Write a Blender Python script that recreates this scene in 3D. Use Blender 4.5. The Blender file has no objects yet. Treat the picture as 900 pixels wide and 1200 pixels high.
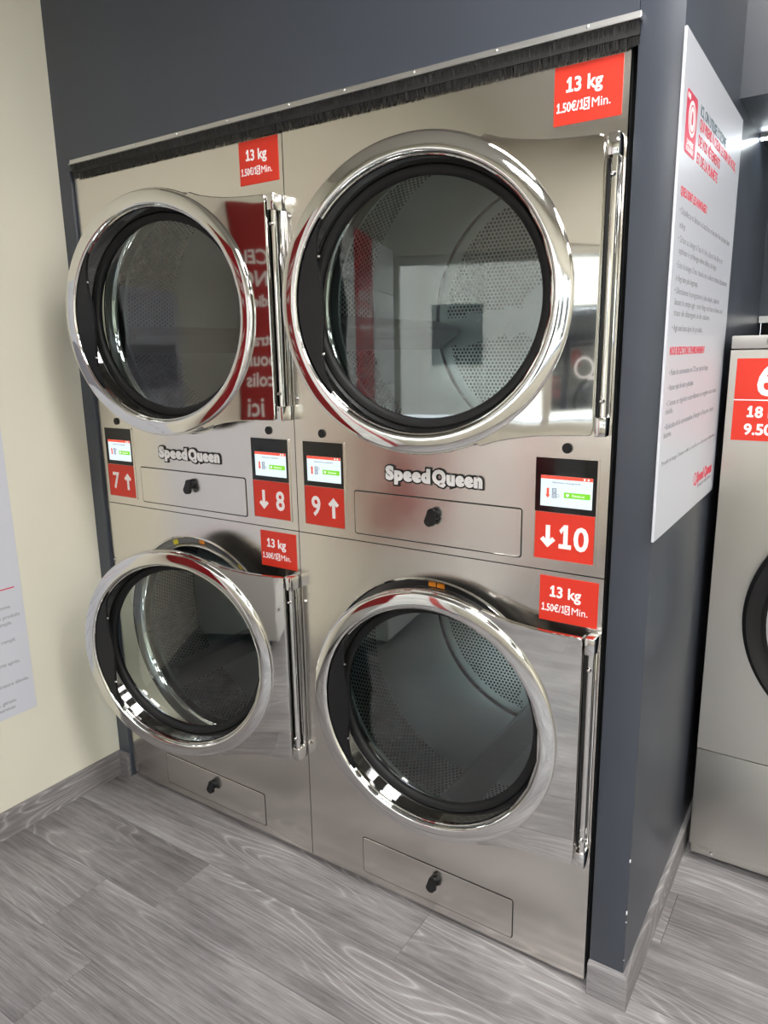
import bpy, bmesh, math, random
from mathutils import Vector, Matrix
R = math.radians
rnd = random.Random(7)
scn = bpy.context.scene
C = scn.collection

# ------------------------------------------------------------------ camera
cam_d = bpy.data.cameras.new('camera'); cam = bpy.data.objects.new('camera', cam_d); C.objects.link(cam)
cam.location = (2.0005, -1.4017, 1.4345)
cam.rotation_euler = (1.3521, 0.0167, 0.5832)
cam_d.sensor_fit = 'VERTICAL'; cam_d.sensor_height = 24.0; cam_d.lens = 24.0 * 845.55 / 1200
cam_d.clip_start = 0.02
scn.camera = cam
# ------------------------------------------------------------------ world and exposure
w = bpy.data.worlds.new('overcast_sky'); scn.world = w; w.use_nodes = True
bg = w.node_tree.nodes['Background']; bg.inputs[0].default_value = (0.86, 0.93, 1.0, 1); bg.inputs[1].default_value = 3.2
vs = scn.view_settings
vs.view_transform = 'Standard'; vs.look = 'None'; vs.gamma = 1.0; vs.use_curve_mapping = False; vs.exposure = 1.38
LED_POWER = 11.0

# ------------------------------------------------------------------ materials
def mat(name, col=(.8, .8, .8), rough=.5, metal=0., spec=.5, emit=None, estr=0., aniso=0.):
    m = bpy.data.materials.new(name); m.use_nodes = True
    b = m.node_tree.nodes['Principled BSDF']
    b.inputs['Base Color'].default_value = (*col, 1); b.inputs['Roughness'].default_value = rough
    b.inputs['Metallic'].default_value = metal; b.inputs['Specular IOR Level'].default_value = spec
    if aniso: b.inputs['Anisotropic'].default_value = aniso
    if emit: b.inputs['Emission Color'].default_value = (*emit, 1); b.inputs['Emission Strength'].default_value = estr
    return m
def nd(m, typ, **kw):
    n = m.node_tree.nodes.new(typ)
    for k, v in kw.items():
        if k.startswith('i_'): n.inputs[k[2:].replace('_', ' ')].default_value = v
        else: setattr(n, k, v)
    return n
def ln(m, a, b): m.node_tree.links.new(a, b)
def bsdf(m): return m.node_tree.nodes['Principled BSDF']
def noise_bump(m, scale, strength, dist=.01, stretch=(1, 1, 1), detail=2):
    tc = nd(m, 'ShaderNodeTexCoord'); mp = nd(m, 'ShaderNodeMapping'); mp.inputs['Scale'].default_value = stretch
    nz = nd(m, 'ShaderNodeTexNoise'); nz.inputs['Scale'].default_value = scale; nz.inputs['Detail'].default_value = detail
    bp = nd(m, 'ShaderNodeBump'); bp.inputs['Strength'].default_value = strength; bp.inputs['Distance'].default_value = dist
    ln(m, tc.outputs['Object'], mp.inputs[0]); ln(m, mp.outputs[0], nz.inputs['Vector'])
    ln(m, nz.outputs[0], bp.inputs['Height']); ln(m, bp.outputs[0], bsdf(m).inputs['Normal'])
    return nz
def ramp(m, src, stops, dst):
    r = nd(m, 'ShaderNodeValToRGB'); e = r.color_ramp.elements
    e[0].position, e[0].color = stops[0][0], (*stops[0][1], 1); e[1].position, e[1].color = stops[-1][0], (*stops[-1][1], 1)
    for p, c in stops[1:-1]: x = e.new(p); x.color = (*c, 1)
    ln(m, src, r.inputs[0]); ln(m, r.outputs[0], dst); return r
def maprange(m, src, a, b, dst):
    r = nd(m, 'ShaderNodeMapRange'); r.inputs[3].default_value = a; r.inputs[4].default_value = b
    ln(m, src, r.inputs[0]); ln(m, r.outputs[0], dst)

def brushed(name, col, rough0, rough1, aniso, smear=True):
    m = mat(name, col, rough0, 1., aniso=aniso)
    t = nd(m, 'ShaderNodeCombineXYZ'); t.inputs[0].default_value = 1.; ln(m, t.outputs[0], bsdf(m).inputs['Tangent'])
    tc = nd(m, 'ShaderNodeTexCoord')
    a = nd(m, 'ShaderNodeTexNoise'); a.inputs['Scale'].default_value = 7; a.inputs['Detail'].default_value = 5
    ln(m, tc.outputs['Object'], a.inputs['Vector']); maprange(m, a.outputs[0], rough0, rough1, bsdf(m).inputs['Roughness'])
    # fine horizontal brushing and a faint sheet wave
    mp = nd(m, 'ShaderNodeMapping'); mp.inputs['Scale'].default_value = (6, 6, 900)
    g = nd(m, 'ShaderNodeTexNoise'); g.inputs['Scale'].default_value = 1; g.inputs['Detail'].default_value = 3
    ln(m, tc.outputs['Object'], mp.inputs[0]); ln(m, mp.outputs[0], g.inputs['Vector'])
    wv = nd(m, 'ShaderNodeTexNoise'); wv.inputs['Scale'].default_value = 2.2; wv.inputs['Detail'].default_value = 1
    ln(m, tc.outputs['Object'], wv.inputs['Vector'])
    b1 = nd(m, 'ShaderNodeBump'); b1.inputs['Strength'].default_value = .05; b1.inputs['Distance'].default_value = .0006
    b2 = nd(m, 'ShaderNodeBump'); b2.inputs['Strength'].default_value = .35; b2.inputs['Distance'].default_value = .006
    ln(m, wv.outputs[0], b2.inputs['Height']); ln(m, g.outputs[0], b1.inputs['Height'])
    ln(m, b2.outputs[0], b1.inputs['Normal']); ln(m, b1.outputs[0], bsdf(m).inputs['Normal'])
    return m
STEEL = brushed('brushed_stainless', (.76, .73, .685), .10, .29, .55)
STEEL_W = brushed('satin_stainless', (.66, .64, .60), .34, .44, .4)
POLISH = mat('polished_stainless', (.62, .605, .58), .035, 1.); noise_bump(POLISH, 5, .25, .004, detail=1)
CHROME = mat('chrome', (.74, .735, .72), .05, 1.)
CHROME_D = mat('chrome_deep', (.5, .5, .5), .06, 1.)
CHANNEL = mat('grey_steel_channel', (.20, .20, .20), .35, 1.)
ALU = mat('aluminium', (.66, .66, .66), .38, 1.); noise_bump(ALU, 30, .1, .001)
RUBBER = mat('black_rubber', (.006, .006, .0065), .55, spec=.3)
BLACK = mat('black_plastic', (.008, .008, .009), .35, spec=.35)
BLACKM = mat('black_matt', (.01, .01, .011), .7)
GLOSSB = mat('black_glass', (.006, .006, .007), .06)
BRIS = mat('bristle', (.05, .05, .052), .4)
_t = nd(BRIS, 'ShaderNodeTexCoord'); _m = nd(BRIS, 'ShaderNodeMapping'); _m.inputs['Scale'].default_value = (420, 1, 12); _n = nd(BRIS, 'ShaderNodeTexNoise'); _n.inputs['Scale'].default_value = 1.; _n.inputs['Detail'].default_value = 3
ln(BRIS, _t.outputs['Object'], _m.inputs[0]); ln(BRIS, _m.outputs[0], _n.inputs['Vector']); ramp(BRIS, _n.outputs[0], [(.35, (.012, .012, .013)), (.55, (.03, .03, .031)), (.72, (.13, .13, .13))], bsdf(BRIS).inputs['Base Color'])
RED = mat('red_print', (.64, .030, .013), .42)
REDD = mat('red_panel', (.36, .006, .012), .3)
WHITE = mat('white_print', (.88, .86, .87), .45)
OFFW = mat('white_sheet', (.56, .575, .635), .38)
INK = mat('grey_ink', (.27, .27, .30), .6)
INKB = mat('bluegreen_ink', (.08, .13, .16), .6)
INKR = mat('red_ink', (.62, .04, .07), .6)
PINK = mat('logo_red', (.66, .03, .08), .45)
YEL = mat('yellow_sticker', (.75, .62, .02), .5)
ORA = mat('orange_sticker', (.80, .26, .02), .5)
BLUE = mat('blue_print', (.02, .06, .35), .4)
PLAST = mat('white_plastic', (.62, .62, .61), .3)
PLASTER = mat('plaster', (.80, .80, .80), .9)
CEIL = mat('ceiling_paint', (.44, .415, .375), .8)
FACADE = mat('facade_render', (.62, .58, .50), .9)
PAVE = mat('pavement', (.40, .40, .39), .9); noise_bump(PAVE, 8, .3)
ROADM = mat('asphalt', (.09, .09, .095), .9)
FRAMEM = mat('window_frame_paint', (.55, .53, .46), .45)
LEDM = mat('led_diffuser', (1, 1, 1), .5, emit=(1., .985, .965), estr=LED_POWER)
LEDS = mat('led_strip_light', (1, 1, 1), .5, emit=(.86, .95, 1.), estr=13.)
SCREEN = mat('lit_screen', (.1, .1, .1), .2, emit=(.80, .95, 1.), estr=0.383)
SCR_R = mat('screen_red', (.1, .02, .02), .2, emit=(.90, .10, .05), estr=0.365)
SCR_G = mat('screen_green', (.02, .1, .02), .2, emit=(.25, .75, .02), estr=0.365)
SCR_K = mat('screen_grey', (.02, .02, .02), .2, emit=(.16, .17, .28), estr=0.348)
SCR_W = mat('screen_white', (.2, .2, .2), .2, emit=(.95, 1., .85), estr=0.435)

def paint(name, c0, c1, rough, scale=3):
    m = mat(name, c0, rough); nz = noise_bump(m, 220, .12, .001)
    tc = nd(m, 'ShaderNodeTexCoord'); n2 = nd(m, 'ShaderNodeTexNoise'); n2.inputs['Scale'].default_value = scale; n2.inputs['Detail'].default_value = 4
    ln(m, tc.outputs['Object'], n2.inputs['Vector']); ramp(m, n2.outputs[0], [(.3, c0), (.7, c1)], bsdf(m).inputs['Base Color'])
    return m
GREY = paint('dark_grey_paint', (.048, .055, .072), (.053, .061, .079), .32)
CREAM = paint('cream_paint', (.66, .635, .53), (.69, .665, .56), .6)

def wood(name, light=1., turn=0.):
    m = mat(name, (.3, .3, .3), .42)
    def M(op, a, bb, c=None):
        n = nd(m, 'ShaderNodeMath', operation=op)
        for i, v in enumerate((a, bb, c)):
            if v is None: continue
            if isinstance(v, (int, float)): n.inputs[i].default_value = v
            else: ln(m, v, n.inputs[i])
        return n.outputs[0]
    tc = nd(m, 'ShaderNodeTexCoord'); oi = nd(m, 'ShaderNodeObjectInfo')
    rot = nd(m, 'ShaderNodeMapping'); rot.inputs['Rotation'].default_value = (0, 0, R(turn)); ln(m, tc.outputs['Object'], rot.inputs[0])
    cx = nd(m, 'ShaderNodeCombineXYZ')
    for i, q in enumerate((37., 91., 53.)): ln(m, M('MULTIPLY', oi.outputs['Random'], q), cx.inputs[i])
    add = nd(m, 'ShaderNodeVectorMath', operation='ADD'); ln(m, rot.outputs[0], add.inputs[0]); ln(m, cx.outputs[0], add.inputs[1])
    def noise(sc, detail, rough=.5):
        mp = nd(m, 'ShaderNodeMapping'); mp.inputs['Scale'].default_value = sc; ln(m, add.outputs[0], mp.inputs[0])
        n = nd(m, 'ShaderNodeTexNoise'); n.inputs['Scale'].default_value = 1.; n.inputs['Detail'].default_value = detail; n.inputs['Roughness'].default_value = rough
        ln(m, mp.outputs[0], n.inputs['Vector']); return n.outputs[0]
    n1 = noise((1.25, 9., 9.), 1.0, .3)          # growth rings: level lines of a stretched noise
    ring = M('FRACT', M('MULTIPLY', n1, 24.), 0)
    line = M('POWER', M('SUBTRACT', 1., M('ABSOLUTE', M('SUBTRACT', M('MULTIPLY', ring, 2.), 1.), 0)), 4.)   # thin pale line once a ring
    patch = noise((1.6, 4.5, 1.), 3)
    amt = M('MINIMUM', M('MAXIMUM', M('MULTIPLY_ADD', patch, 6., -2.6), .08), 1.)
    fine = noise((14, 420, 420), 4, .75)
    streak = noise((2.2, 75, 75), 3, .6)
    cloud = noise((3., 7., 3.), 4)
    v = M('ADD', M('MULTIPLY', line, M('MULTIPLY', amt, .30)), .44)
    v = M('ADD', v, M('MULTIPLY_ADD', fine, .72, -.36)); v = M('ADD', v, M('MULTIPLY_ADD', streak, .55, -.275)); v = M('ADD', v, M('MULTIPLY_ADD', cloud, .60, -.30))
    v = M('ADD', v, M('MULTIPLY_ADD', oi.outputs['Random'], .10, -.05))
    L = light
    ramp(m, v, [(.18, (.085*L, .078*L, .080*L)), (.40, (.185*L, .173*L, .176*L)), (.58, (.27*L, .256*L, .259*L)), (.85, (.45*L, .43*L, .433*L))], bsdf(m).inputs['Base Color'])
    bp = nd(m, 'ShaderNodeBump'); bp.inputs['Strength'].default_value = .15; bp.inputs['Distance'].default_value = .001
    ln(m, fine, bp.inputs['Height']); ln(m, bp.outputs[0], bsdf(m).inputs['Normal'])
    maprange(m, cloud, .36, .5, bsdf(m).inputs['Roughness'])
    return m
WOOD = wood('grey_oak_vinyl')
WOODB = wood('grey_oak_skirting', .95)
WOODY = wood('grey_oak_skirting_along', .95, 90.)

def glass_mat(name, tint, refl=1.):
    m = bpy.data.materials.new(name); m.use_nodes = True; nt = m.node_tree; nt.nodes.clear()
    out = nt.nodes.new('ShaderNodeOutputMaterial'); mx = nt.nodes.new('ShaderNodeMixShader')
    tr = nt.nodes.new('ShaderNodeBsdfTransparent'); tr.inputs[0].default_value = (*tint, 1)
    gl = nt.nodes.new('ShaderNodeBsdfGlossy'); gl.inputs['Roughness'].default_value = .01; gl.inputs[0].default_value = (refl, refl, refl, 1)
    lw = nt.nodes.new('ShaderNodeLayerWeight')            # two-surface pane: Schlick with F0 = 0.10
    pw = nt.nodes.new('ShaderNodeMath'); pw.operation = 'POWER'; pw.inputs[1].default_value = 5.
    fr = nt.nodes.new('ShaderNodeMath'); fr.operation = 'MULTIPLY_ADD'; fr.inputs[1].default_value = .89; fr.inputs[2].default_value = .10
    nt.links.new(lw.outputs['Facing'], pw.inputs[0]); nt.links.new(pw.outputs[0], fr.inputs[0])
    nt.links.new(fr.outputs[0], mx.inputs[0]); nt.links.new(tr.outputs[0], mx.inputs[1]); nt.links.new(gl.outputs[0], mx.inputs[2]); nt.links.new(mx.outputs[0], out.inputs[0])
    return m
GLASS = glass_mat('door_glass', (.72, .80, .80))
PANE = glass_mat('window_glass', (.95, .97, .97))

def perforated(name, pitch, rad):
    m = mat(name, (.55, .57, .57), .34, 1.)
    nt = m.node_tree; b = bsdf(m)
    uv = nd(m, 'ShaderNodeUVMap')
    sep = nd(m, 'ShaderNodeSeparateXYZ'); ln(m, uv.outputs[0], sep.inputs[0])
    def M(op, a, bb=None):
        n = nd(m, 'ShaderNodeMath', operation=op)
        for i, v in enumerate((a, bb)):
            if v is None: continue
            if isinstance(v, (int, float)): n.inputs[i].default_value = v
            else: ln(m, v, n.inputs[i])
        return n.outputs[0]
    u = M('DIVIDE', sep.outputs[0], pitch); v = M('DIVIDE', sep.outputs[1], pitch * math.sqrt(3))
    def cell(u, v):
        a = M('SUBTRACT', M('FRACT', u), .5); c = M('MULTIPLY', M('SUBTRACT', M('FRACT', v), .5), math.sqrt(3))
        return M('SQRT', M('ADD', M('MULTIPLY', a, a), M('MULTIPLY', c, c)))
    d = M('MINIMUM', cell(u, v), cell(M('ADD', u, .5), M('ADD', v, .5)))
    hole = M('LESS_THAN', d, rad / pitch)
    tr = nd(m, 'ShaderNodeBsdfTransparent'); mx = nd(m, 'ShaderNodeMixShader')
    ln(m, hole, mx.inputs[0]); ln(m, b.outputs[0], mx.inputs[1]); ln(m, tr.outputs[0], mx.inputs[2])
    ln(m, mx.outputs[0], nt.nodes['Material Output'].inputs[0])
    return m
DRUM = mat('drum_steel', (.50, .53, .53), .36, 1.); noise_bump(DRUM, 4, .3, .004)
PERF = perforated('perforated_drum_steel', .0125, .0043)
DARKIN = mat('cabinet_inside', (.03, .032, .033), .8)

# ------------------------------------------------------------------ mesh helpers
def link(o, parent=None):
    C.objects.link(o)
    if parent: o.parent = parent
    return o
def mk(name, verts, faces, m, parent=None, smooth=False, uvs=None, midx=None, autos=None):
    me = bpy.data.meshes.new(name); me.from_pydata([tuple(v) for v in verts], [], faces)
    for k in (m if isinstance(m, (list, tuple)) else [m]): me.materials.append(k)
    if midx: me.polygons.foreach_set('material_index', midx)
    if uvs:
        l = me.uv_layers.new(name='UVMap')
        for lp in me.loops: l.data[lp.index].uv = uvs[lp.vertex_index]
    bm = bmesh.new(); bm.from_mesh(me)
    if not uvs: bmesh.ops.recalc_face_normals(bm, faces=bm.faces)
    bm.to_mesh(me); bm.free()
    if smooth:
        me.polygons.foreach_set('use_smooth', [True] * len(me.polygons))
        if autos: me.set_sharp_from_angle(angle=R(autos))
    me.update()
    return link(bpy.data.objects.new(name, me), parent)
def bm_obj(name, bm, m, parent=None, smooth=False, autos=35):
    me = bpy.data.meshes.new(name); bmesh.ops.recalc_face_normals(bm, faces=bm.faces); bm.to_mesh(me); bm.free()
    for k in (m if isinstance(m, (list, tuple)) else [m]): me.materials.append(k)
    if smooth:
        me.polygons.foreach_set('use_smooth', [True] * len(me.polygons)); me.set_sharp_from_angle(angle=R(autos))
    return link(bpy.data.objects.new(name, me), parent)
def bbox(bm, x0, x1, y0, y1, z0, z1, bev=0., seg=2):
    vs = [bm.verts.new(p) for p in ((x0,y0,z0),(x1,y0,z0),(x1,y1,z0),(x0,y1,z0),(x0,y0,z1),(x1,y0,z1),(x1,y1,z1),(x0,y1,z1))]
    fs = [bm.faces.new([vs[i] for i in f]) for f in ((0,3,2,1),(4,5,6,7),(0,1,5,4),(1,2,6,5),(2,3,7,6),(3,0,4,7))]
    if bev:
        es = list({e for f in fs for e in f.edges})
        bmesh.ops.bevel(bm, geom=es, offset=bev, segments=seg, affect='EDGES', profile=.5)
def box(name, x0, x1, y0, y1, z0, z1, m, parent=None, bev=0., seg=2):
    bm = bmesh.new(); bbox(bm, x0, x1, y0, y1, z0, z1, bev, seg)
    return bm_obj(name, bm, m, parent, bool(bev))
def lathe_y(name, prof, cx, cz, m, parent=None, segs=96, closed=False, smooth=True, autos=40):
    """profile of (radius, y) turned about an axis along y through (cx, cz)"""
    vs, fs = [], []
    n = len(prof)
    for i in range(segs):
        a = 2 * math.pi * i / segs
        for r, y in prof: vs.append((cx + r * math.cos(a), y, cz + r * math.sin(a)))
    for i in range(segs):
        j = (i + 1) % segs
        for k in range(n if closed else n - 1):
            l = (k + 1) % n
            fs.append((i * n + k, i * n + l, j * n + l, j * n + k))
    return mk(name, vs, fs, m, parent, smooth, autos=autos)
def disc_y(name, r, y0, y1, cx, cz, m, parent=None, segs=48):
    return lathe_y(name, [(.0001, y0), (r - .0006, y0), (r, y0 + .0006), (r, y1), (.0001, y1)], cx, cz, m, parent, segs)
def cyl_z(name, r, x, y, z0, z1, m, parent=None, segs=20):
    bm = bmesh.new()
    bmesh.ops.create_cone(bm, cap_ends=True, segments=segs, radius1=r, radius2=r, depth=z1 - z0, matrix=Matrix.Translation((x, y, (z0 + z1) / 2)))
    return bm_obj(name, bm, m, parent, True)
def prism_y(name, pts, y0, y1, m, parent=None):
    """outline in x,z extruded along y; y0 is the front"""
    n = len(pts)
    vs = [(x, y0, z) for x, z in pts] + [(x, y1, z) for x, z in pts]
    fs = [tuple(range(n)), tuple(range(2 * n - 1, n - 1, -1))] + [(i, (i + 1) % n, n + (i + 1) % n, n + i) for i in range(n)]
    return mk(name, vs, fs, m, parent)
def rrect(x0, x1, z0, z1, r, k=6):
    p = []
    for cx, cz, a0 in ((x1 - r, z1 - r, 0), (x0 + r, z1 - r, 90), (x0 + r, z0 + r, 180), (x1 - r, z0 + r, 270)):
        for i in range(k + 1):
            a = R(a0 + 90 * i / k); p.append((cx + r * math.cos(a), cz + r * math.sin(a)))
    return p
def plate_hole(name, outline, hole, y0, y1, m, parent=None):
    """outline and hole are equal-length loops of (x, z)"""
    n = len(outline)
    vs = [(x, y0, z) for x, z in outline] + [(x, y0, z) for x, z in hole] + [(x, y1, z) for x, z in outline] + [(x, y1, z) for x, z in hole]
    fs = []
    for i in range(n):
        j = (i + 1) % n
        fs += [(i, j, n + j, n + i), (2*n + i, 3*n + i, 3*n + j, 2*n + j), (i, 2*n + i, 2*n + j, j), (n + i, n + j, 3*n + j, 3*n + i)]
    return mk(name, vs, fs, m, parent)
FACE = {'front': Matrix.Rotation(R(90), 4, 'X'), 'plusx': Matrix.Rotation(R(90), 4, 'Z') @ Matrix.Rotation(R(90), 4, 'X'),
        'back': Matrix.Rotation(R(180), 4, 'Z') @ Matrix.Rotation(R(90), 4, 'X')}
def glyphs(body, size, ext, bold, sp):
    cu = bpy.data.curves.new('t', 'FONT'); cu.body = body; cu.size = size; cu.align_x = 'LEFT'; cu.align_y = 'BOTTOM_BASELINE'
    cu.extrude = ext; cu.offset = bold; cu.space_character = sp; cu.resolution_u = 3; cu.fill_mode = 'BOTH'
    t = bpy.data.objects.new('t', cu); C.objects.link(t)
    dg = bpy.context.evaluated_depsgraph_get(); dg.update()
    me = bpy.data.meshes.new_from_object(t.evaluated_get(dg)); bpy.data.objects.remove(t)
    vs = [tuple(v.co) for v in me.vertices]; fs = [tuple(p.vertices) for p in me.polygons]; bpy.data.meshes.remove(me)
    return vs, fs
DIG_H = [None]
def one_glyph(size, ext, wt):
    """numeral one with flag and foot, cap height taken from the font"""
    if DIG_H[0] is None: DIG_H[0] = max(v[1] for v in glyphs('8', 1., 0, 0, 1)[0])
    h = DIG_H[0] * size + wt * .3; t = wt; w = h * .56; c = w * .54
    p = [(0, 0), (w, 0), (w, t*.92), (c + t/2, t*.92), (c + t/2, h), (c - t*.42, h), (.02*w, h - t*1.25), (.02*w + t*.45, h - t*2.0), (c - t/2, h - t*1.12), (c - t/2, t*.92), (0, t*.92)]
    n = len(p)
    return [(x, y, -ext) for x, y in p] + [(x, y, ext) for x, y in p], [tuple(range(n, 2*n)), tuple(range(n - 1, -1, -1))] + [(i, (i+1) % n, n + (i+1) % n, n + i) for i in range(n)]
def text(name, body, size, m, parent, loc, face='front', align='CENTER', ext=.0004, bold=0., xs=1., sp=1., width=None, ones=False):
    if ones:
        vs, fs, pen = [], [], 0.
        for part in [q for q in body.replace('1', '|1|').split('|') if q]:
            v, f = one_glyph(size, ext, size * .098 + 2*bold) if part == '1' else glyphs(part, size, ext, bold, sp)
            x0 = min(q[0] for q in v); x1 = max(q[0] for q in v); b = len(vs)
            vs += [(q[0] - x0 + pen, q[1], q[2]) for q in v]; fs += [tuple(i + b for i in q) for q in f]
            pen += x1 - x0 + size * .075
    else: vs, fs = glyphs(body, size, ext, bold, sp)
    x0 = min(v[0] for v in vs); x1 = max(v[0] for v in vs)
    if DIG_H[0] is None: one_glyph(1, 0, .1)
    if width: xs = width / (x1 - x0)
    ox = {'LEFT': x0, 'CENTER': (x0 + x1)/2, 'RIGHT': x1}[align]
    me = bpy.data.meshes.new(name); me.from_pydata([((x - ox) * xs, y - DIG_H[0] * size / 2, z) for x, y, z in vs], [], fs)
    me.transform(Matrix.Translation(loc) @ FACE[face]); me.materials.append(m); me.update()
    return link(bpy.data.objects.new(name, me), parent)
def empty(name, loc):
    e = bpy.data.objects.new(name, None); e.empty_display_size = .1; C.objects.link(e); e.location = loc; return e
def tag(o, label=None, cat=None, group=None, kind=None):
    if label: o['label'] = label
    if cat: o['category'] = cat
    if group: o['group'] = group
    if kind: o['kind'] = kind
    return o
def struct(o): o['kind'] = 'structure'; return o

# ------------------------------------------------------------------ the room
XL, XP, ZC = -.058, 1.688, 2.75
YF, XR = -3.7, 4.9
fl = struct(box('floor', XL - .1, XR + .1, YF - .1, 1.45, -.06, -.004, BLACKM))
PW, PL, GAP = .197, 1.26, .0009
pm = None; row = 0; y = .018 + 7 * PW
fx = {7: 1.192, 8: .562, 9: 1.62, 10: .575, 11: 1.3, 12: .2}
while y > YF:
    y0 = max(y - PW, YF); s = fx.get(row, rnd.uniform(0, PL)); x = s - PL * math.ceil((s - XL) / PL)
    while x < XR:
        a, b = max(x, XL), min(x + PL, XR)
        if b - a > .02:
            full = abs(b - a - PL) < 1e-6 and abs(y - y0 - PW) < 1e-6
            cx, cy = (a + b) / 2, (y + y0) / 2
            if full and pm: o = link(bpy.data.objects.new('plank', pm), fl)
            else:
                hx, hy = (b - a) / 2 - GAP / 2, (y - y0) / 2 - GAP / 2
                o = box('plank', -hx, hx, -hy, hy, -.004, 0, WOOD, fl, .0006, 1)
                if full: pm = o.data
            o.location = (cx, cy, 0)
        x += PL
    y -= PW; row += 1

struct(box('ceiling', XL - .1, XR + .1, YF - .1, 1.45, ZC, ZC + .1, CEIL))
struct(box('wall_left', XL - .12, XL, YF, 1.45, 0, ZC, CREAM))
struct(box('wall_right', XR, XR + .1, YF, 1.45, 0, ZC, CREAM))
# grey wall around the dryer recess: lintel above, narrow jamb on the left
bm = bmesh.new(); bbox(bm, XL, 1.612, -.010, .10, 1.962, ZC); bbox(bm, XL, -.004, -.010, .10, 0, 1.962)
struct(bm_obj('wall_back', bm, GREY))
struct(box('wall_recess', XL, 1.612, 1.32, 1.42, 0, ZC, BLACKM))
# partition (pillar side) between dryers and washers
struct(box('wall_partition', 1.612, XP, -.010, 1.32, 0, ZC, GREY, None, .003, 2))
# alcove for the washers
struct(box('wall_alcove', XP, XR, 1.32, 1.42, 0, ZC, BLACKM))
struct(box('wall_soffit', XP, XR, .565, 1.32, 1.985, ZC, GREY))
struct(box('wall_panel', XP, XR, 1.235, 1.255, 1.524, 1.985, GREY))
struct(box('trim_1', XP + .003, XR, 1.228, 1.256, 1.504, 1.524, ALU))

# baseboards
def base_prof(h, t):  # outline (offset from wall, z) with a rounded top edge
    p = [(0, 0), (t, 0), (t, h - .008)]
    for i in range(1, 6): a = R(90 * i / 5); p.append((t - .008 + .008 * math.cos(a), h - .008 + .008 * math.sin(a)))
    return p + [(0, h)]
def baseboard(name, path, ms, h=.086, t=.012):
    """path: list of (x, y, nx, ny): corner points and outward mitre direction"""
    prof = base_prof(h, t); n = len(prof); vs = []; fs = []
    for x, y, nx, ny in path: vs += [(x + nx * o, y + ny * o, z) for o, z in prof]
    for i in range(len(path) - 1):
        for k in range(n):
            l = (k + 1) % n; fs.append((i*n + k, i*n + l, (i+1)*n + l, (i+1)*n + k))
    fs += [tuple(range(n)), tuple(range((len(path) - 1) * n, len(path) * n))]
    mi = [i for i in range(len(path) - 1) for k in range(n)] + [0, len(path) - 2]
    return struct(mk(name, vs, fs, ms, None, True, autos=30, midx=mi))
baseboard('baseboard_left', [(XL, YF, 1, 0), (XL, -.010, 1, -1), (-.004, -.010, 0, -1)], [WOODY, WOODB])
baseboard('baseboard_partition', [(1.612, -.010, 0, -1), (XP, -.010, 1, -1), (XP, 1.30, 1, 0)], [WOODB, WOODY])
# chipped paint on the corner of the pillar
for z, h in ((.365, .011), (.235, .014), (.215, .005), (.118, .003)):
    box('paint_chip', XP - .0032, XP + .0002, -.0102, -.0072, z, z + h * .8, PLASTER, bpy.data.objects['wall_partition'], .0012, 1)
# ------------------------------------------------------------------ shop front behind the camera
WX0, WX1, WZ0, WZ1 = .35, 3.6, .88, 2.08
bm = bmesh.new()
bbox(bm, XL, WX0, YF - .1, YF, 0, ZC); bbox(bm, WX1, XR, YF - .1, YF, 0, ZC); bbox(bm, WX0, WX1, YF - .1, YF, WZ1, ZC); bbox(bm, WX0, WX1, YF - .1, YF, 0, WZ0)
struct(bm_obj('wall_front', bm, CREAM))
win = struct(empty('window_1', ((WX0 + WX1) / 2, YF - .05, WZ0)))
W = WX1 - WX0; H = WZ1 - WZ0
for x0, x1, z0, z1 in ((-W/2, -W/2 + .06, 0, H), (W/2 - .06, W/2, 0, H), (-W/2 + .06, W/2 - .06, 0, .06), (-W/2 + .06, W/2 - .06, H - .06, H), (-.55, -.49, .06, H - .06), (.49, .55, .06, H - .06)):
    box('frame_bar', x0, x1, -.03, .03, z0, z1, FRAMEM, win, .004)
for x0, x1 in ((-W/2 + .06, -.55), (-.49, .49), (.55, W/2 - .06)):
    box('pane', x0, x1, -.003, .003, .06, H - .06, PANE, win)
for i, x in enumerate((-.25, .12, .85)):
    lathe_y('logo_decal', [(.060, .0045), (.076, .0045), (.076, .0065), (.060, .0065)], x, .42, WHITE, win, 48, True)
    box('logo_tail', x + .03, x + .075, .0045, .0065, .335, .365, WHITE, win)
st = struct(box('floor_pavement', -12, 16, -9.5, YF - .1, -.2, -.08, PAVE))
struct(box('floor_street', -12, 16, -16, -9.5, -.25, -.16, ROADM))
hb = empty('street_building', (2, -16.2, -.1)); tag(hb, 'pale rendered building across the street behind the shop window', 'building')
box('wall', -13, 13, -6, 0, 0, 5.2, FACADE, hb)
for i in range(9):
    x = -11 + 2.75 * i
    f = box('window', x - .6, x + .6, -.02, .03, 1.2 if i % 2 else .1, 2.6, GLOSSB, hb)
    box('window', x - .6, x + .6, -.02, .03, 3.5, 4.7, GLOSSB, hb)

# ------------------------------------------------------------------ ceiling lamps
k = 0
for yy, yn in ((-.62, 'near the dryers'), (-2.45, 'near the shop window')):
    for xx, xn in ((1.85, 'nearest the cream wall'), (3.0, 'in the middle'), (4.15, 'nearest the right wall')):
        e = empty('ceiling_light', (xx, yy, ZC)); tag(e, 'square white ceiling light panel %s, %s' % (yn, xn), 'ceiling light', 'ceiling light panels')
        bm = bmesh.new()
        for a in ((-.3, .3, -.3, -.285), (-.3, .3, .285, .3), (-.3, -.285, -.285, .285), (.285, .3, -.285, .285)): bbox(bm, *a, -.012, 0)
        bm_obj('frame', bm, PLAST, e)
        box('diffuser', -.285, .285, -.285, .285, -.008, -.001, LEDM, e)
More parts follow.
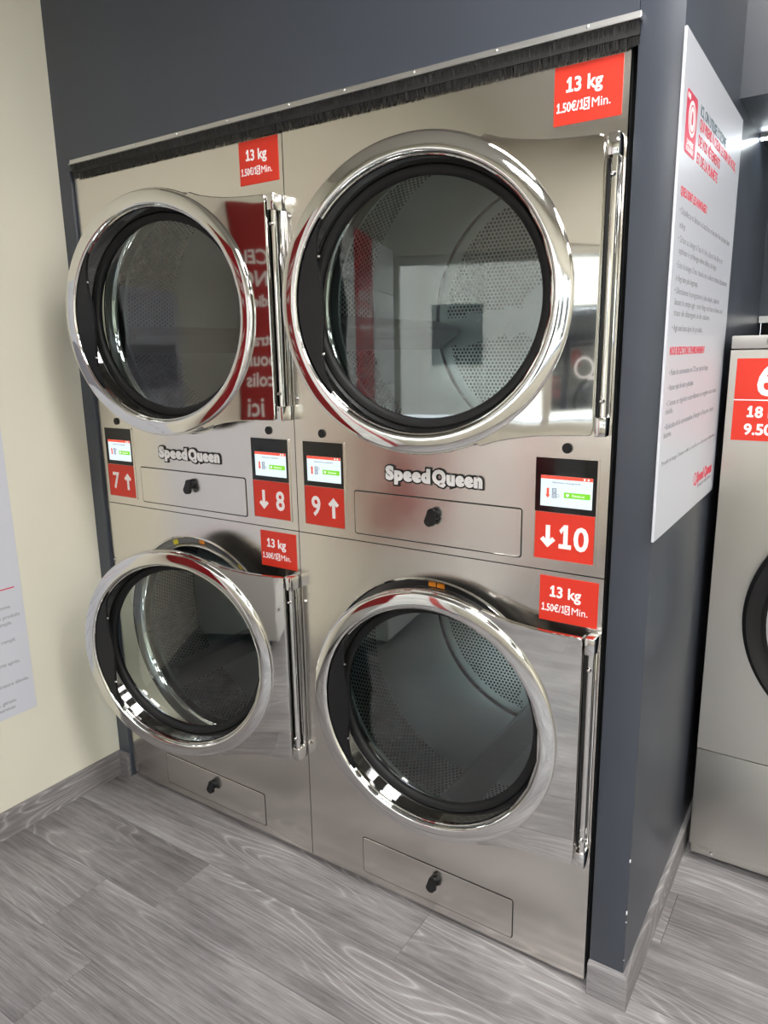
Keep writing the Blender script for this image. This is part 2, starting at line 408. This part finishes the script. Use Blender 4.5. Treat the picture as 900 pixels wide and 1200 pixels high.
# led strip under the alcove soffit
e = empty('led_strip', (XP + .004, .915, 1.985)); tag(e, 'cold white light strip under the soffit above the washer', 'light strip')
box('channel', 0, 3.0, -.006, .012, -.010, 0, ALU, e); box('diffuser', .0, 3.0, -.004, .010, -.014, -.010, LEDS, e)

# ------------------------------------------------------------------ stacked dryers
DR, DD, HX, HY = .306, .3727, .792, -.03       # ring radius, ring centre to hinge, hinge axis
ZU, ZL = 1.535, .595
Z0, ZM, ZT = .012, .9793, 1.955
def circ(cx, cz, r, n=96, ph=0.): return [(cx + r * math.cos(2*math.pi*i/n + ph), cz + r * math.sin(2*math.pi*i/n + ph)) for i in range(n)]
def rect_for(cx, cz, x0, x1, z0, z1, n=96):
    """points of a rectangle's outline seen from (cx, cz), corners included"""
    out = []
    cs = [math.atan2(z - cz, x - cx) for x, z in ((x1, z1), (x0, z1), (x0, z0), (x1, z0))]
    angs = [2*math.pi*i/n for i in range(n)]
    for c, p in zip(cs, ((x1, z1), (x0, z1), (x0, z0), (x1, z0))):
        i = min(range(n), key=lambda q: abs((angs[q] - c + math.pi) % (2*math.pi) - math.pi)); angs[i] = c % (2*math.pi)
    for a in angs:
        dx, dz = math.cos(a), math.sin(a)
        t = min([(v - c) / d for v, c, d in ((x1, cx, dx), (x0, cx, dx), (z1, cz, dz), (z0, cz, dz)) if abs(d) > 1e-9 and (v - c) / d > 0])
        out.append((cx + dx * t, cz + dz * t))
    return out, angs

def make_door(dr, zc, theta, left):
    cx = -DD
    # outline: circle on the free side, flared ear towards the hinge
    a0 = 66
    arc = [(cx + .3135 * math.cos(R(a)), .3135 * math.sin(R(a))) for a in [a0 + (360 - 2*a0) * i / 60 for i in range(61)]]
    ear = [(.135, .291), (.165, .281), (.20, .274), (.245, .268), (.29, .2655), (.345, .2645)]
    s = arc + [(cx + u, -h) for u, h in ear] + [(cx + .3515, -.2625), (cx + .3535, -.25)] + [(cx + .3535, v) for v in (-.15, -.05, .05, .15)] + [(cx + .3535, .25), (cx + .3515, .2625)] + [(cx + u, h) for u, h in reversed(ear)]
    hole = []
    for x, z in s:
        a = math.atan2(z, x - cx); hole.append((cx + .268 * math.cos(a), .268 * math.sin(a)))
    d = plate_hole('door', s, hole, -.009, .004, POLISH, dr)
    d.location = (HX, HY, zc); d.rotation_euler = (0, 0, theta)
    bv = d.modifiers.new('edge', 'BEVEL'); bv.width = .0022; bv.segments = 2; bv.limit_method = 'ANGLE'; bv.angle_limit = R(50)
    tag(d, 'polished steel door standing ajar')
    # chrome ring with a deep inner wall
    f = -.009
    lathe_y('door_ring', [(.309, f + .001), (.309, f - .0065), (.3075, f - .0085), (.304, f - .0095), (.290, f - .0112), (.2785, f - .0118), (.2755, f - .0112), (.2735, f - .009), (.2715, f - .003), (.2695, f + .006)], cx, 0, CHROME, d, 160, autos=60)
    lathe_y('ring_sleeve', [(.2695, f + .006), (.266, .012), (.2615, .030), (.259, .040)], cx, 0, CHROME_D, d, 128)
    lathe_y('door_gasket', [(.2625, .036), (.2585, .0315), (.251, .0315), (.2445, .035), (.2415, .041), (.244, .052), (.262, .056), (.278, .052), (.284, .040), (.290, .026), (.306, .020), (.3115, .014), (.3115, .004), (.27, .004), (.268, .02)], cx, 0, RUBBER, d, 96, True)
    lathe_y('glass', [(.0001, .042), (.12, .042), (.249, .042)], cx, 0, GLASS, d, 96)
    # black grip plate on the free side
    pts_o, pts_i = [], []
    for i in range(25):
        t = i / 24; a = R(141 + 82 * t)
        pts_o.append((cx + .2685 * math.cos(a), .2685 * math.sin(a)))
        bump = math.sin(math.pi * t) ** 1.5
        r = .2665 - .058 * bump
        pts_i.append((cx + r * math.cos(a), r * math.sin(a)))
    n = 25; yo, yi = -.016, -.008
    vs = [(x, yo, z) for x, z in pts_o] + [(x, yo, z) for x, z in pts_i] + [(x, yi, z) for x, z in pts_o] + [(x, yi, z) for x, z in pts_i]
    fs = []
    for i in range(n - 1): fs += [(i, i+1, n+i+1, n+i), (2*n+i, 3*n+i, 3*n+i+1, 2*n+i+1), (n+i, n+i+1, 3*n+i+1, 3*n+i), (i, 2*n+i, 2*n+i+1, i+1)]
    mk('grip_plate', vs, fs, BLACK, d)
    for a in (156, 206):
        x, z = cx + .236 * math.cos(R(a)), .236 * math.sin(R(a))
        lathe_y('screw', [(.0001, -.019), (.0025, -.0185), (.0035, -.016)], x, z, CHROME, d, 12)
    # door edge flange towards the hinge
    box('edge_flange', cx + .3495, cx + .3535, .004, .022, -.262, .262, CHROME, d)
    return d

def make_hinge(dr, zc):
    h = box('hinge_leaf', HX - .0155, HX + .0045, -.010, -.001, zc - .262, zc + .262, CHROME, dr, .002)
    for s in (-1, 1):
        za, zb = (zc + .229, zc + .266) if s > 0 else (zc - .266, zc - .229)
        box('hinge_block', HX - .0155, HX + .0055, HY - .0085, -.001, za, zb, CHROME, h, .0025)
        lathe_y('hinge_screw', [(.0001, HY - .012), (.003, HY - .0115), (.0048, HY - .008), (.0048, HY - .002)], HX - .004, zc + s * .198, CHROME, h, 16)
    cyl_z('hinge_rod', .0066, HX - .0035, HY + .0015, zc - .23, zc + .23, CHROME, h)
    box('hinge_slot', HX - .0180, HX - .0150, -.022, -.001, zc - .228, zc + .228, BLACKM, h)

def make_drum(dr, zc, lift):
    cx = .4; RD = .375; YA, YB, YE = .055, .31, .70
    N = 120; ys = [YA, .09, YB, .5, YE]
    vs, uvs, fs, mi = [], [], [], []
    for i in range(N + 1):
        a = 2*math.pi*i/N
        for yy in ys: vs.append((cx + RD*math.cos(a), yy, zc + RD*math.sin(a))); uvs.append((a*RD, yy))
    n = len(ys)
    for i in range(N):
        for k in range(n - 1): fs.append((i*n+k, (i+1)*n+k, (i+1)*n+k+1, i*n+k+1)); mi.append(1 if k == 1 else 0)
    d = mk('drum', vs, fs, [DRUM, PERF], dr, True, uvs, mi)
    # back wall: perforated sectors between plain spokes
    vs, uvs, fs, mi = [], [], [], []
    rs = [.001, .09, .15, .21, .27, .315, .3415, .375]
    for i in range(N + 1):
        a = 2*math.pi*i/N
        for r in rs: vs.append((cx + r*math.cos(a), YE, zc + r*math.sin(a))); uvs.append((r*math.cos(a), r*math.sin(a)))
    n = len(rs)
    for i in range(N):
        am = 2*math.pi*(i + .5)/N
        for k in range(n - 1):
            rm = (rs[k] + rs[k+1])/2
            dmin = min(abs(((am - R(lift + 120*q) + math.pi) % (2*math.pi)) - math.pi) for q in range(3))
            fs.append((i*n+k, i*n+k+1, (i+1)*n+k+1, (i+1)*n+k)); mi.append(1 if (1 <= k <= 5 and rm*dmin > .045) else 0)
    mk('drum_back', vs, fs, [DRUM, PERF], d, False, uvs, mi)
    lathe_y('drum_seam', [(RD, YE - .012), (RD - .004, YE - .004), (RD - .004, YE - .001), (RD, YE - .001)], cx, zc, BLACKM, d, 96)
    lathe_y('drum_lip', [(.278, .035), (.283, .050), (.30, YA), (RD, YA)], cx, zc, DRUM, d, 96)
    for q in range(3):   # three lifting ribs
        a = R(lift + 120*q); er = Vector((math.cos(a), 0, math.sin(a))); et = Vector((-math.sin(a), 0, math.cos(a))); c = Vector((cx, 0, zc))
        prof = [(RD - .002, -.045), (RD - .05, -.021), (RD - .073, -.012), (RD - .080, 0), (RD - .073, .012), (RD - .05, .021), (RD - .002, .045)]
        vs = []
        for yy in (.085, .685):
            for r, t in prof:
                v = c + er*r + et*t; vs.append((v.x, yy, v.z))
        m_ = len(prof)
        fs = [(i, i+1, m_+i+1, m_+i) for i in range(m_ - 1)] + [tuple(range(m_)), tuple(range(2*m_ - 1, m_ - 1, -1))]
        mk('lifting_rib', vs, fs, DRUM, d, True, autos=40)
    for q in range(3):
        a = R(lift + 14 + 120*q)
        lathe_y('drum_bolt', [(.0001, YE - .012), (.005, YE - .011), (.008, YE - .006), (.008, YE)], cx + .335*math.cos(a), zc + .335*math.sin(a), CHROME, d, 12)

def arrow(cx, cz, h, up, wd, head):
    s = 1 if up else -1; t = wd / 2
    k = t * math.sqrt(2)
    # tip, chevron with square ends, shaft
    p = [(0, h/2), (head, h/2 - head), (head - k, h/2 - head - k), (t, h/2 - 2*k - t + .0), (t, -h/2), (-t, -h/2), (-t, h/2 - 2*k - t), (-head + k, h/2 - head - k), (-head, h/2 - head)]
    return [(cx + x, cz + s * z) for x, z in (p if up else [(-x, z) for x, z in p])]

def make_panel(dr, x0, x1, num, up):
    z0, zmid, z1 = 1.004, 1.1055, 1.2185
    p = plate_hole('control_panel', rrect(x0 - .004, x1 + .004, z0 - .004, z1 + .003, .004), rrect(x0, x1, z0, z1, .001), -.0025, .002, STEEL, dr)
    box('display', x0, x1, -.0012, .002, zmid, z1, GLOSSB, p)
    w = x1 - x0; sx0, sx1 = x0 + .0115, x1 - .0085; sz0, sz1 = 1.118, 1.182
    box('screen', sx0, sx1, -.0018, -.0010, sz0, sz1, SCREEN, p)
    box('screen_header', sx0, sx1, -.0022, -.0016, sz1 - .007, sz1, SCR_R, p)
    for q in (.007, .015): box('screen_icon', sx1 - q - .0035, sx1 - q, -.0025, -.0020, sz1 - .0055, sz1 - .0018, SCR_W, p)
    text('screen_caption', 'Sélectionner un programme', .0052, SCR_K, p, ((sx0 + sx1)/2, -.0019, sz1 - .0135), ext=.0002)
    gx0, gx1 = sx0 + .050, sx1 - .004
    box('screen_button', gx0, gx1, -.0023, -.0016, 1.138, 1.1495, SCR_G, p)
    lathe_y('button_mark', [(.0001, -.0026), (.0030, -.0026), (.0030, -.0022)], gx0 + .0075, 1.1438, SCR_W, p, 16)
    text('button_caption', 'Démarrer', .0066, SCR_W, p, (gx0 + .030, -.0024, 1.1438), ext=.0002)
    prism_y('screen_arrow', [(sx0 + .0155 + a, 1.146 + (b if up else -b)) for a, b in ((0, .011), (.005, .004), (.0026, .004), (.0026, -.010), (-.0026, -.010), (-.0026, .004), (-.005, .004))], -.0022, -.0016, SCR_R, p)
    for q in (0, 1):
        bx, bz = sx0 + .0245, 1.1465 + q * .0105 - .0105
        plate_hole('screen_drum_icon', rrect(bx, bx + .0095, bz, bz + .0098, .001), rrect(bx + .0012, bx + .0083, bz + .0012, bz + .0086, .0008), -.0022, -.0016, SCR_K, p)
        lathe_y('screen_drum_ring', [(.0018, -.0022), (.0029, -.0022), (.0029, -.0016), (.0018, -.0016)], bx + .00475, bz + .0049, SCR_K, p, 16, True)
    bz = 1.136 + (.0105 if up else 0)
    lathe_y('screen_door_ring', [(.0027, -.0022), (.0034, -.0022), (.0034, -.0016), (.0027, -.0016)], sx0 + .0365, bz + .005, SCR_K, p, 16, True)
    box('number_sign', x0 + .0015, x1 - .0015, -.0018, .002, z0 + .001, zmid - .001, RED, p)
    cz = (z0 + zmid)/2
    if num == 10: ax, nx = x0 + .030, x0 + .085
    elif up: ax, nx = x1 - .034, x0 + .036
    else: ax, nx = x0 + .036, x1 - .034
    prism_y('arrow_mark', arrow(ax, cz - .001, .052 if num != 10 else .048, up, .0095, .0165), -.0024, -.0017, WHITE, p)
    text('number', str(num), .0705 if num != 10 else .069, WHITE, p, (nx, -.0021, cz), bold=.0016, xs=.86, ext=.0003, ones=True, width=.062 if num == 10 else None)
    # black sensor button above
    disc_y('button', .0105, -.004, .001, (x0 + x1)/2 + (-.001 if up else .0005), 1.2395, BLACK, dr)

def price_sticker(dr, x0, z0):
    s = box('price_sticker', x0, x0 + .125, -.0012, .0005, z0, z0 + .0985, RED, dr)
    text('weight', '13 kg', .0335, WHITE, s, (x0 + .0560, -.0014, z0 + .0655), bold=.0008, ext=.0003, ones=True, width=.067)
    text('price', '1.50€/1', .0225, WHITE, s, (x0 + .0055, -.0014, z0 + .0295), 'front', 'LEFT', .0003, .0004, ones=True, width=.0500)
    box('patch', x0 + .0562, x0 + .0670, -.0020, -.0012, z0 + .0195, z0 + .0395, WHITE, s)
    text('patch_digit', '5', .0205, RED, s, (x0 + .0616, -.0021, z0 + .0294), bold=.0004, ext=.0003, width=.0075)
    text('price', 'Min.', .0225, WHITE, s, (x0 + .0712, -.0014, z0 + .0295), 'front', 'LEFT', .0003, 0., width=.0335)

def lint_panel(dr, x0, x1, z0, z1):
    p = prism_y('lint_panel', rrect(x0, x1, z0, z1, .006), -.0022, .002, STEEL, dr)
    bv = p.modifiers.new('edge', 'BEVEL'); bv.width = .001; bv.segments = 2; bv.limit_method = 'ANGLE'; bv.angle_limit = R(60)
    plate_hole('joint', rrect(x0 - .0024, x1 + .0024, z0 - .0024, z1 + .0024, .0075), rrect(x0, x1, z0, z1, .006), -.0005, .002, BLACKM, p)
    lx, lz = (x0 + x1)/2 + .006, z1 - .032
    # lock: short round body with a paddle hanging down
    lathe_y('lock', [(.0001, -.013), (.0115, -.013), (.0135, -.011), (.0145, -.002)], lx + .003, lz, BLACK, p, 32)
    pts = [(.0105*math.cos(R(a)), .0105*math.sin(R(a)) + .003) for a in range(0, 181, 15)] + [(.0125*math.cos(R(a)), .0125*math.sin(R(a)) - .015) for a in range(180, 361, 15)]
    n = len(pts); bm = bmesh.new()
    f = [bm.verts.new((lx + x - (.003 if z < 0 else 0), -.018 - (.005 if z < 0 else 0), lz + z)) for x, z in pts]; b = [bm.verts.new((lx + 1.08*x - (.002 if z < 0 else 0), -.0115 - (.003 if z < 0 else 0), lz + 1.04*z)) for x, z in pts]
    bm.faces.new(f); bm.faces.new(b[::-1])
    for i in range(n): bm.faces.new((f[i], b[i], b[(i+1) % n], f[(i+1) % n]))
    bm_obj('lock_paddle', bm, BLACK, p, True)

def logo(dr, cx, cz):
    b = None
    for word, x0, wd in (('Speed', cx - .1255, .121), ('Queen', cx + .0005, .125)):
        o = text('lettering', word, .0415, BLACK, b or dr, (x0, -.0015, cz), 'front', 'LEFT', .0015, .0064, sp=1.14, width=wd + .007)
        b = b or o
        text('lettering_face', word, .0415, WHITE, b, (x0 + .0035, -.0032, cz), 'front', 'LEFT', .0006, .0028, sp=1.14, width=wd)

def make_dryer(x, nums, angs, lifts, label):
    dr = empty('stack_dryer', (x, 0, 0)); tag(dr, label, 'dryer', 'stacked tumble dryers')
    G = .0012
    for nm, zc, z0, z1 in (('upper_front', ZU, ZM + G, ZT), ('lower_front', ZL, Z0, ZM - G)):
        rc, an = rect_for(.4, zc, G, .8 - G, z0, z1)
        hole = [(.4 + .317*math.cos(a), zc + .317*math.sin(a)) for a in an]
        p = plate_hole(nm, rc, hole, 0, .012, STEEL, dr)
        lathe_y('opening_lip', [(.3170, .010), (.3195, -.0015), (.3170, -.004), (.3145, -.002), (.3140, .014)], .4, zc, CHROME, p, 96)
        lathe_y('opening_channel', [(.314, .012), (.296, .013), (.293, .010)], .4, zc, CHANNEL, p, 96)
        lathe_y('bulkhead_ring', [(.294, .012), (.2925, .006), (.288, .002), (.284, .006), (.281, .020), (.278, .036)], .4, zc, CHROME, p, 96)
        for zz in ((1.751, 1.324) if nm[0] == 'u' else (.789, .373)):
            lathe_y('screw', [(.0001, -.005), (.003, -.0045), (.0055, -.001), (.0058, 0)], .0125, zz, CHROME, p, 16)
        for a, m in (((109, YEL), (87, ORA), (56, YEL)) if x < .1 else ((91.2, ORA), (86.8, ORA))):
            ca, sa = math.cos(R(a)), math.sin(R(a)); q = []
            tw = .010 if x < .1 else .0095
            for rr, tt in ((.297, -tw), (.311, -tw), (.311, tw), (.297, tw)): q.append((.4 + rr*ca - tt*sa, zc + rr*sa + tt*ca))
            prism_y('warning_sticker', q, .0105, .0125, m, p)
    bm = bmesh.new()
    for a in ((.001, .005, .012, 1.10, Z0, ZT), (.795, .799, .012, 1.10, Z0, ZT), (.005, .795, 1.096, 1.10, Z0, ZT), (.005, .795, .012, 1.10, ZT - .004, ZT), (.005, .795, .012, 1.10, Z0, Z0 + .004), (.005, .795, .012, 1.10, ZM - .003, ZM + .003)): bbox(bm, *a)
    bm_obj('cabinet', bm, DARKIN, dr)
    for q in ((.04, .08), (.72, .76)):
        for yq in (.06, 1.0): box('foot', q[0], q[1], yq, yq + .04, 0, Z0 + .001, BLACKM, dr)
    make_drum(dr, ZU, lifts[0]); make_drum(dr, ZL, lifts[1])
    make_door(dr, ZU, R(angs[0]), True); make_door(dr, ZL, R(angs[1]), True)
    make_hinge(dr, ZU); make_hinge(dr, ZL)
    make_panel(dr, .0265, .1525, nums[0], True); make_panel(dr, .648, .776, nums[1], False)
    price_sticker(dr, .662, 1.8365); price_sticker(dr, .664, .8695)
    lint_panel(dr, .184, .618, .9995, 1.1045); lint_panel(dr, .183, .620, .038, .1425)
    logo(dr, .3985, 1.1575)
    return dr
make_dryer(0, (7, 8), (9.15, 14.7), (188, 100), 'stainless steel double stacked dryer beside the cream wall, drums numbered 7 and 8')
make_dryer(.8, (9, 10), (10.3, 4.4), (188, 268), 'stainless steel double stacked dryer beside the dark grey pillar, drums numbered 9 and 10')

# ------------------------------------------------------------------ brush seal above the dryers
br = empty('brush_seal', (0, -.010, 1.938)); tag(br, 'aluminium strip with black bristle fringe across the top of the dryers', 'brush strip')
bm = bmesh.new(); bbox(bm, .015, 1.618, -.016, 0, .0355, .0385, .0008, 1); bbox(bm, .015, 1.618, -.011, 0, .0385, .049, .001, 1)
bm_obj('aluminium_profile', bm, ALU, br)
for x in (.12, .297, .468, .646, .842, .998, 1.172, 1.353, 1.527): lathe_y('rivet', [(.0001, -.014), (.002, -.0135), (.0034, -.011)], x, .0445, ALU, br, 12)
vs, fs = [], []
r2 = random.Random(3)
x = .0165
while x < 1.615:
    wd = r2.uniform(.0009, .0016); lean = r2.gauss(0, .0011); yo = r2.uniform(-.013, -.007); ht = .0365; lo = abs(r2.gauss(0, .0007)); yt = yo + .0125 + r2.gauss(0, .0012)
    b = len(vs)
    vs += [(x, yo, ht), (x + wd, yo, ht), (x + wd/2, yo + .0012, ht), (x + lean, yt, lo), (x + wd + lean, yt, lo), (x + lean + wd/2, yt + .0012, lo)]
    fs += [(b, b+1, b+4, b+3), (b+1, b+2, b+5, b+4), (b+2, b, b+3, b+5), (b+3, b+4, b+5)]
    x += r2.uniform(.0006, .0010)
o = mk('bristles', vs, fs, BRIS, br); o['kind'] = 'stuff'
box('bristle_backing', .0165, 1.6155, -.0065, -.0005, .014, .0365, BLACKM, br)

# ------------------------------------------------------------------ poster on the partition
po = empty('wall_poster', (XP, -.022, 1.073)); tag(po, 'tall white printed board with red headings on the side of the grey pillar', 'poster')
PWD, PHT = .618, .873
box('board', .0012, .0062, 0, PWD, 0, PHT, OFFW, po, .0006, 1)
xf = .0064
def slab_x(name, pts, x0, x1, m, parent):
    n = len(pts); vs = [(x0, a, b) for a, b in pts] + [(x1, a, b) for a, b in pts]
    return mk(name, vs, [tuple(range(n)), tuple(range(2*n - 1, n - 1, -1))] + [(i, (i+1) % n, n + (i+1) % n, n + i) for i in range(n)], m, parent)
def ring_x(name, cy, cz, r0, r1, x0, x1, m, parent, n=40):
    vs = []; fs = []
    for i in range(n):
        a = 2*math.pi*i/n
        for r, x in ((r0, x0), (r1, x0), (r1, x1), (r0, x1)): vs.append((x, cy + r*math.cos(a), cz + r*math.sin(a)))
    for i in range(n):
        j = (i+1) % n
        for k in range(4): l = (k+1) % 4; fs.append((i*4+k, i*4+l, j*4+l, j*4+k))
    return mk(name, vs, fs, m, parent)
def disc_x(name, cy, cz, r, x0, x1, m, parent, n=32): return slab_x(name, [(cy + r*math.cos(2*math.pi*i/n), cz + r*math.sin(2*math.pi*i/n)) for i in range(n)], x0, x1, m, parent)
slab_x('washer_icon', rrect(.030, .118, .690, .790, .009), .006, .0065, PINK, po)
disc_x('icon_door', .078, .750, .029, .0063, .0068, WHITE, po)
ring_x('icon_ring', .078, .750, .020, .0225, .0066, .0070, PINK, po)
slab_x('icon_drop', [(.078 + .007*math.cos(R(a)), .747 + (.007*math.sin(R(a)) if math.sin(R(a)) < 0 else .016*math.sin(R(a)))) for a in range(0, 360, 20)], .0066, .0070, PINK, po)
for yy in (.040, .052): disc_x('icon_knob', yy, .780, .0048, .0063, .0068, WHITE, po)
text('icon_text', 'LAVERIE', .013, WHITE, po, (.0066, .074, .7095), 'plusx', 'CENTER', .0002, .0003, width=.052)
text('icon_text', 'ÉCOLOGIQUE', .011, WHITE, po, (.0066, .074, .699), 'plusx', 'CENTER', .0002, .0002, width=.060)
def pline(b, s_, y0, y1, z, m=INK, bold=.0): text('text_line', b, s_, m, po, (xf, y0, z + .005), 'plusx', 'LEFT', .0002, bold, width=y1 - y0)
for a in (("ICI, ON UTILISE L'OZONE", .026, .147, .42, .777, INKB, .0003), ('QUI PREND À CŒUR LE SOIN DE VOUS,', .026, .147, .561, .7545, INKR, .0004), ('DE VOS VÊTEMENTS', .026, .144, .37, .726, INKR, .0004), ('ET DE LA PLANÈTE', .026, .140, .353, .696, INKR, .0004),
          ('QUELS SONT LES AVANTAGES ?', .021, .028, .271, .6225, INKR, .0003), ("NOUS RESPECTONS L'ENVIRONNEMENT", .021, .027, .36, .349, INKR, .0003),
          ('• Désinfecte et élimine les bactéries et les microbes présents dans', .0165, .03, .565, .591), ('le linge.', .0165, .038, .087, .568), ('• Grâce au lavage à l’eau froide, adoucit les fibres et', .0165, .032, .493, .5445), ('optimise le prélavage même délicat du linge.', .0165, .044, .424, .525),
          ('• Évite le lavage à l’eau chaude, vos couleurs restent éclatantes et', .0165, .032, .576, .5005), ('le linge dure plus longtemps.', .0165, .039, .233, .478), ('• Sélectionnez le programme le plus simple, rapide et', .0165, .032, .492, .456), ('laissez le temps agir : votre linge est frais et doux, sans', .0165, .039, .548, .4365), ('trace de détergent ni de calcaire.', .0165, .038, .391, .4175), ('• Agit seul sans ajout de produits.', .0165, .032, .314, .391),
          ('• Moins de consommation en CO2 par cycle de lavage.', .0165, .034, .418, .3105), ('• Aucun rejet de micro-plastique.', .0165, .031, .265, .283), ('• L’ozone se régénère naturellement en oxygène sans aucun', .0165, .025, .544, .254), ('résidu.', .0165, .025, .087, .239), ('• Réduction de la consommation d’énergie et d’eau pour chaque', .0165, .024, .529, .2105), ('lessive.', .0165, .024, .086, .195),
          ('Procédé de lavage à l’ozone certifié et contrôlé par un laboratoire indépendant', .012, .023, .573, .142)): pline(*a)
ring_x('logo_ring', .364, .066, .0115, .0150, .006, .0066, PINK, po); slab_x('logo_tail', [(.367, .055), (.377, .047), (.383, .051), (.373, .060)], .006, .0067, PINK, po)
text('logo_text', 'Speed Queen', .034, PINK, po, (xf, .386, .066), 'plusx', 'LEFT', .0002, .0016, width=.186)
text('logo_text', 'LAVERIE EN LIBRE-SERVICE', .0105, INK, po, (xf, .404, .043), 'plusx', 'LEFT', .0002, 0, width=.165)

# ------------------------------------------------------------------ instruction sheet on the cream wall
ps = empty('instruction_sheet', (XL, -.283, .374)); tag(ps, 'white instruction sheet with red line and numbered steps on the cream wall', 'poster')
box('sheet', .0004, .0028, -.62, 0, 0, 1.30, OFFW, ps, .0005, 1)
slab_x('grey_banner', [(-.58, .94), (-.002, .94), (-.002, 1.10), (-.58, 1.10)], .0026, .0032, mat('grey_banner', (.20, .20, .24), .5), ps)
slab_x('red_rule', [(-.57, .3945), (-.022, .3945), (-.022, .398), (-.57, .398)], .0026, .0032, INKR, ps)
def rline(b, z, yr=-.02): text('text_line', b, .0165, INK, ps, (.003, yr, z), 'plusx', 'RIGHT', .0002, .0001, .95)
for b, z, yr in (('Trier le linge par couleur et vérifier chaque poche de l’homme.', .342, -.040), ('Mettre le linge dans le tambour, la quantité de produits', .312, -.016), ('est dosée automatiquement, voir exemple.', .292, -.042),
              ('Ne pas surcharger la machine, le tambour rempli.', .238, -.038), ('Nettoyer le filtre du séchoir à chaque cycle et la porte après.', .168, -.034), ('Sécher les textiles fragiles loin de toute température élevée.', .104, -.014),
              ('Ne jamais laisser un enfant sans surveillance. Merci, gérant.', .050, -.060), ('Horaires, contact et réclamations, nos services', .030, -.066)): rline(b, z, yr)
for i, z in enumerate((.90, .78, .66, .54)): text('step_number', str(i + 1), .07, INK, ps, (.003, -.50, z), 'plusx', 'CENTER', .0002, .001)

# ------------------------------------------------------------------ washer in the alcove
wa = empty('washing_machine', (1.714, .575, 0)); tag(wa, 'tall satin stainless washing machine numbered 6 in the dark alcove', 'washing machine')
WW, WD = .80, .70
box('cabinet', .002, WW - .002, .02, WD, .05, 1.425, STEEL_W, wa, .003)
box('plinth', .004, WW - .004, -.004, .03, .028, .058, STEEL_W, wa, .004)
box('lower_panel', 0, WW, -.006, .02, .056, .352, STEEL_W, wa, .002)
rc, an = rect_for(.4, .765, 0, WW, .355, 1.424)
plate_hole('front_panel', rc, [(.4 + .27*math.cos(a), .765 + .27*math.sin(a)) for a in an], -.006, .02, STEEL_W, wa)
box('top_band', 0, WW, -.008, WD, 1.4265, 1.458, STEEL_W, wa, .003)
k = lathe_y('top_lock', [(.0001, -.012), (.009, -.012), (.011, -.010), (.0125, -.008)], .088, 1.4435, CHROME_D, wa, 24)
for x in (.06, .40, .74): lathe_y('screw', [(.0001, -.008), (.004, -.007), (.006, -.004)], x, .042, CHROME, wa, 16)
dd = lathe_y('door', [(.318, -.006), (.318, -.026), (.308, -.036), (.296, -.030), (.284, -.020), (.262, -.016), (.255, .0)], .4, .765, BLACK, wa, 96)
lathe_y('door_frame', [(.276, -.018), (.262, -.036), (.225, -.040), (.212, -.030), (.205, .0)], .4, .765, CHROME, dd, 96)
lathe_y('glass', [(.0001, .03), (.12, .02), (.206, -.005)], .4, .765, GLASS, dd, 64)
lathe_y('tub', [(.27, .015), (.27, .5), (.0001, .5)], .4, .765, DRUM, wa, 64)
box('handle', .665, .70, -.06, -.02, .70, .83, BLACK, dd, .008)
for x in (.05, .71):
    for yq in (.05, .6): box('foot', x, x + .04, yq, yq + .04, 0, .051, BLACKM, wa)
s = box('price_sticker', .016, .156, -.0072, -.0055, 1.206, 1.404, RED, wa)
box('rule', .016, .156, -.0076, -.0068, 1.3035, 1.3060, WHITE, s)
text('number', '6', .105, WHITE, s, (.0865, -.0076, 1.354), bold=.0024, xs=.9, ext=.0003)
text('weight', '18 kg', .037, WHITE, s, (.0865, -.0076, 1.276), bold=.0011, ext=.0003, ones=True, width=.078)
text('price', '9.50€', .037, WHITE, s, (.0865, -.0076, 1.234), bold=.0011, ext=.0003, width=.086)

# ------------------------------------------------------------------ parcel locker against the cream wall, behind the camera
e = empty('parcel_locker', (XL + .003, -1.52, 0)); tag(e, 'white parcel locker with red lettered end panel against the cream wall', 'locker')
LD, LL, LH, LB = .46, 2.05, 2.10, .055
box('body', 0, LD - .014, -LL, -.014, LB, LH, PLAST, e, .004)
box('end_plinth', .002, LD, -.014, 0, LB, .52, PLAST, e, .002)
r = box('end_panel', .002, LD, -.014, 0, .524, LH, REDD, e, .002)
for b, sz, z in (('MARCEL', .088, 1.86), ('VENDING', .095, 1.765), ('l’ingrédient', .062, 1.675), ('Retrait', .080, 1.50), ('pour', .090, 1.41), ('colis', .090, 1.315), ('ici', .125, 1.19)):
    text('lettering', b, sz, WHITE, r, (.04, .0005, z), 'back', 'RIGHT', .0004, .0015)
yy = -.016
for wd, kd in ((.50, 'white'), (.50, 'white'), (.42, 'red'), (.60, 'white')):
    if kd == 'red':
        r = box('red_panel', LD - .014, LD, yy - wd + .003, yy - .003, LB, LH, REDD, e, .002)
        for b, sz, z in (('MARCEL', .075, 1.75), ('VENDING', .075, 1.66), ('l’ingrédient', .05, 1.58), ('Retrait colis', .055, 1.10)): text('lettering', b, sz, WHITE, r, (LD + .0005, yy - wd/2, z), 'plusx', 'CENTER', .0004, .001)
    else:
        n = 7; hh = (LH - LB) / n
        for i in range(n):
            d = box('door', LD - .014, LD, yy - wd + .003, yy - .003, LB + i*hh + .002, LB + (i+1)*hh - .002, PLAST, e, .003)
            disc_x('knob', yy - .04, LB + (i + .5)*hh, .008, LD, LD + .006, BLACK, d, 12)
    yy -= wd
for x in (.06, LD - .10):
    for y in (-.10, -LL + .06): box('foot', x, x + .04, y, y + .04, 0, LB + .001, BLACKM, e)
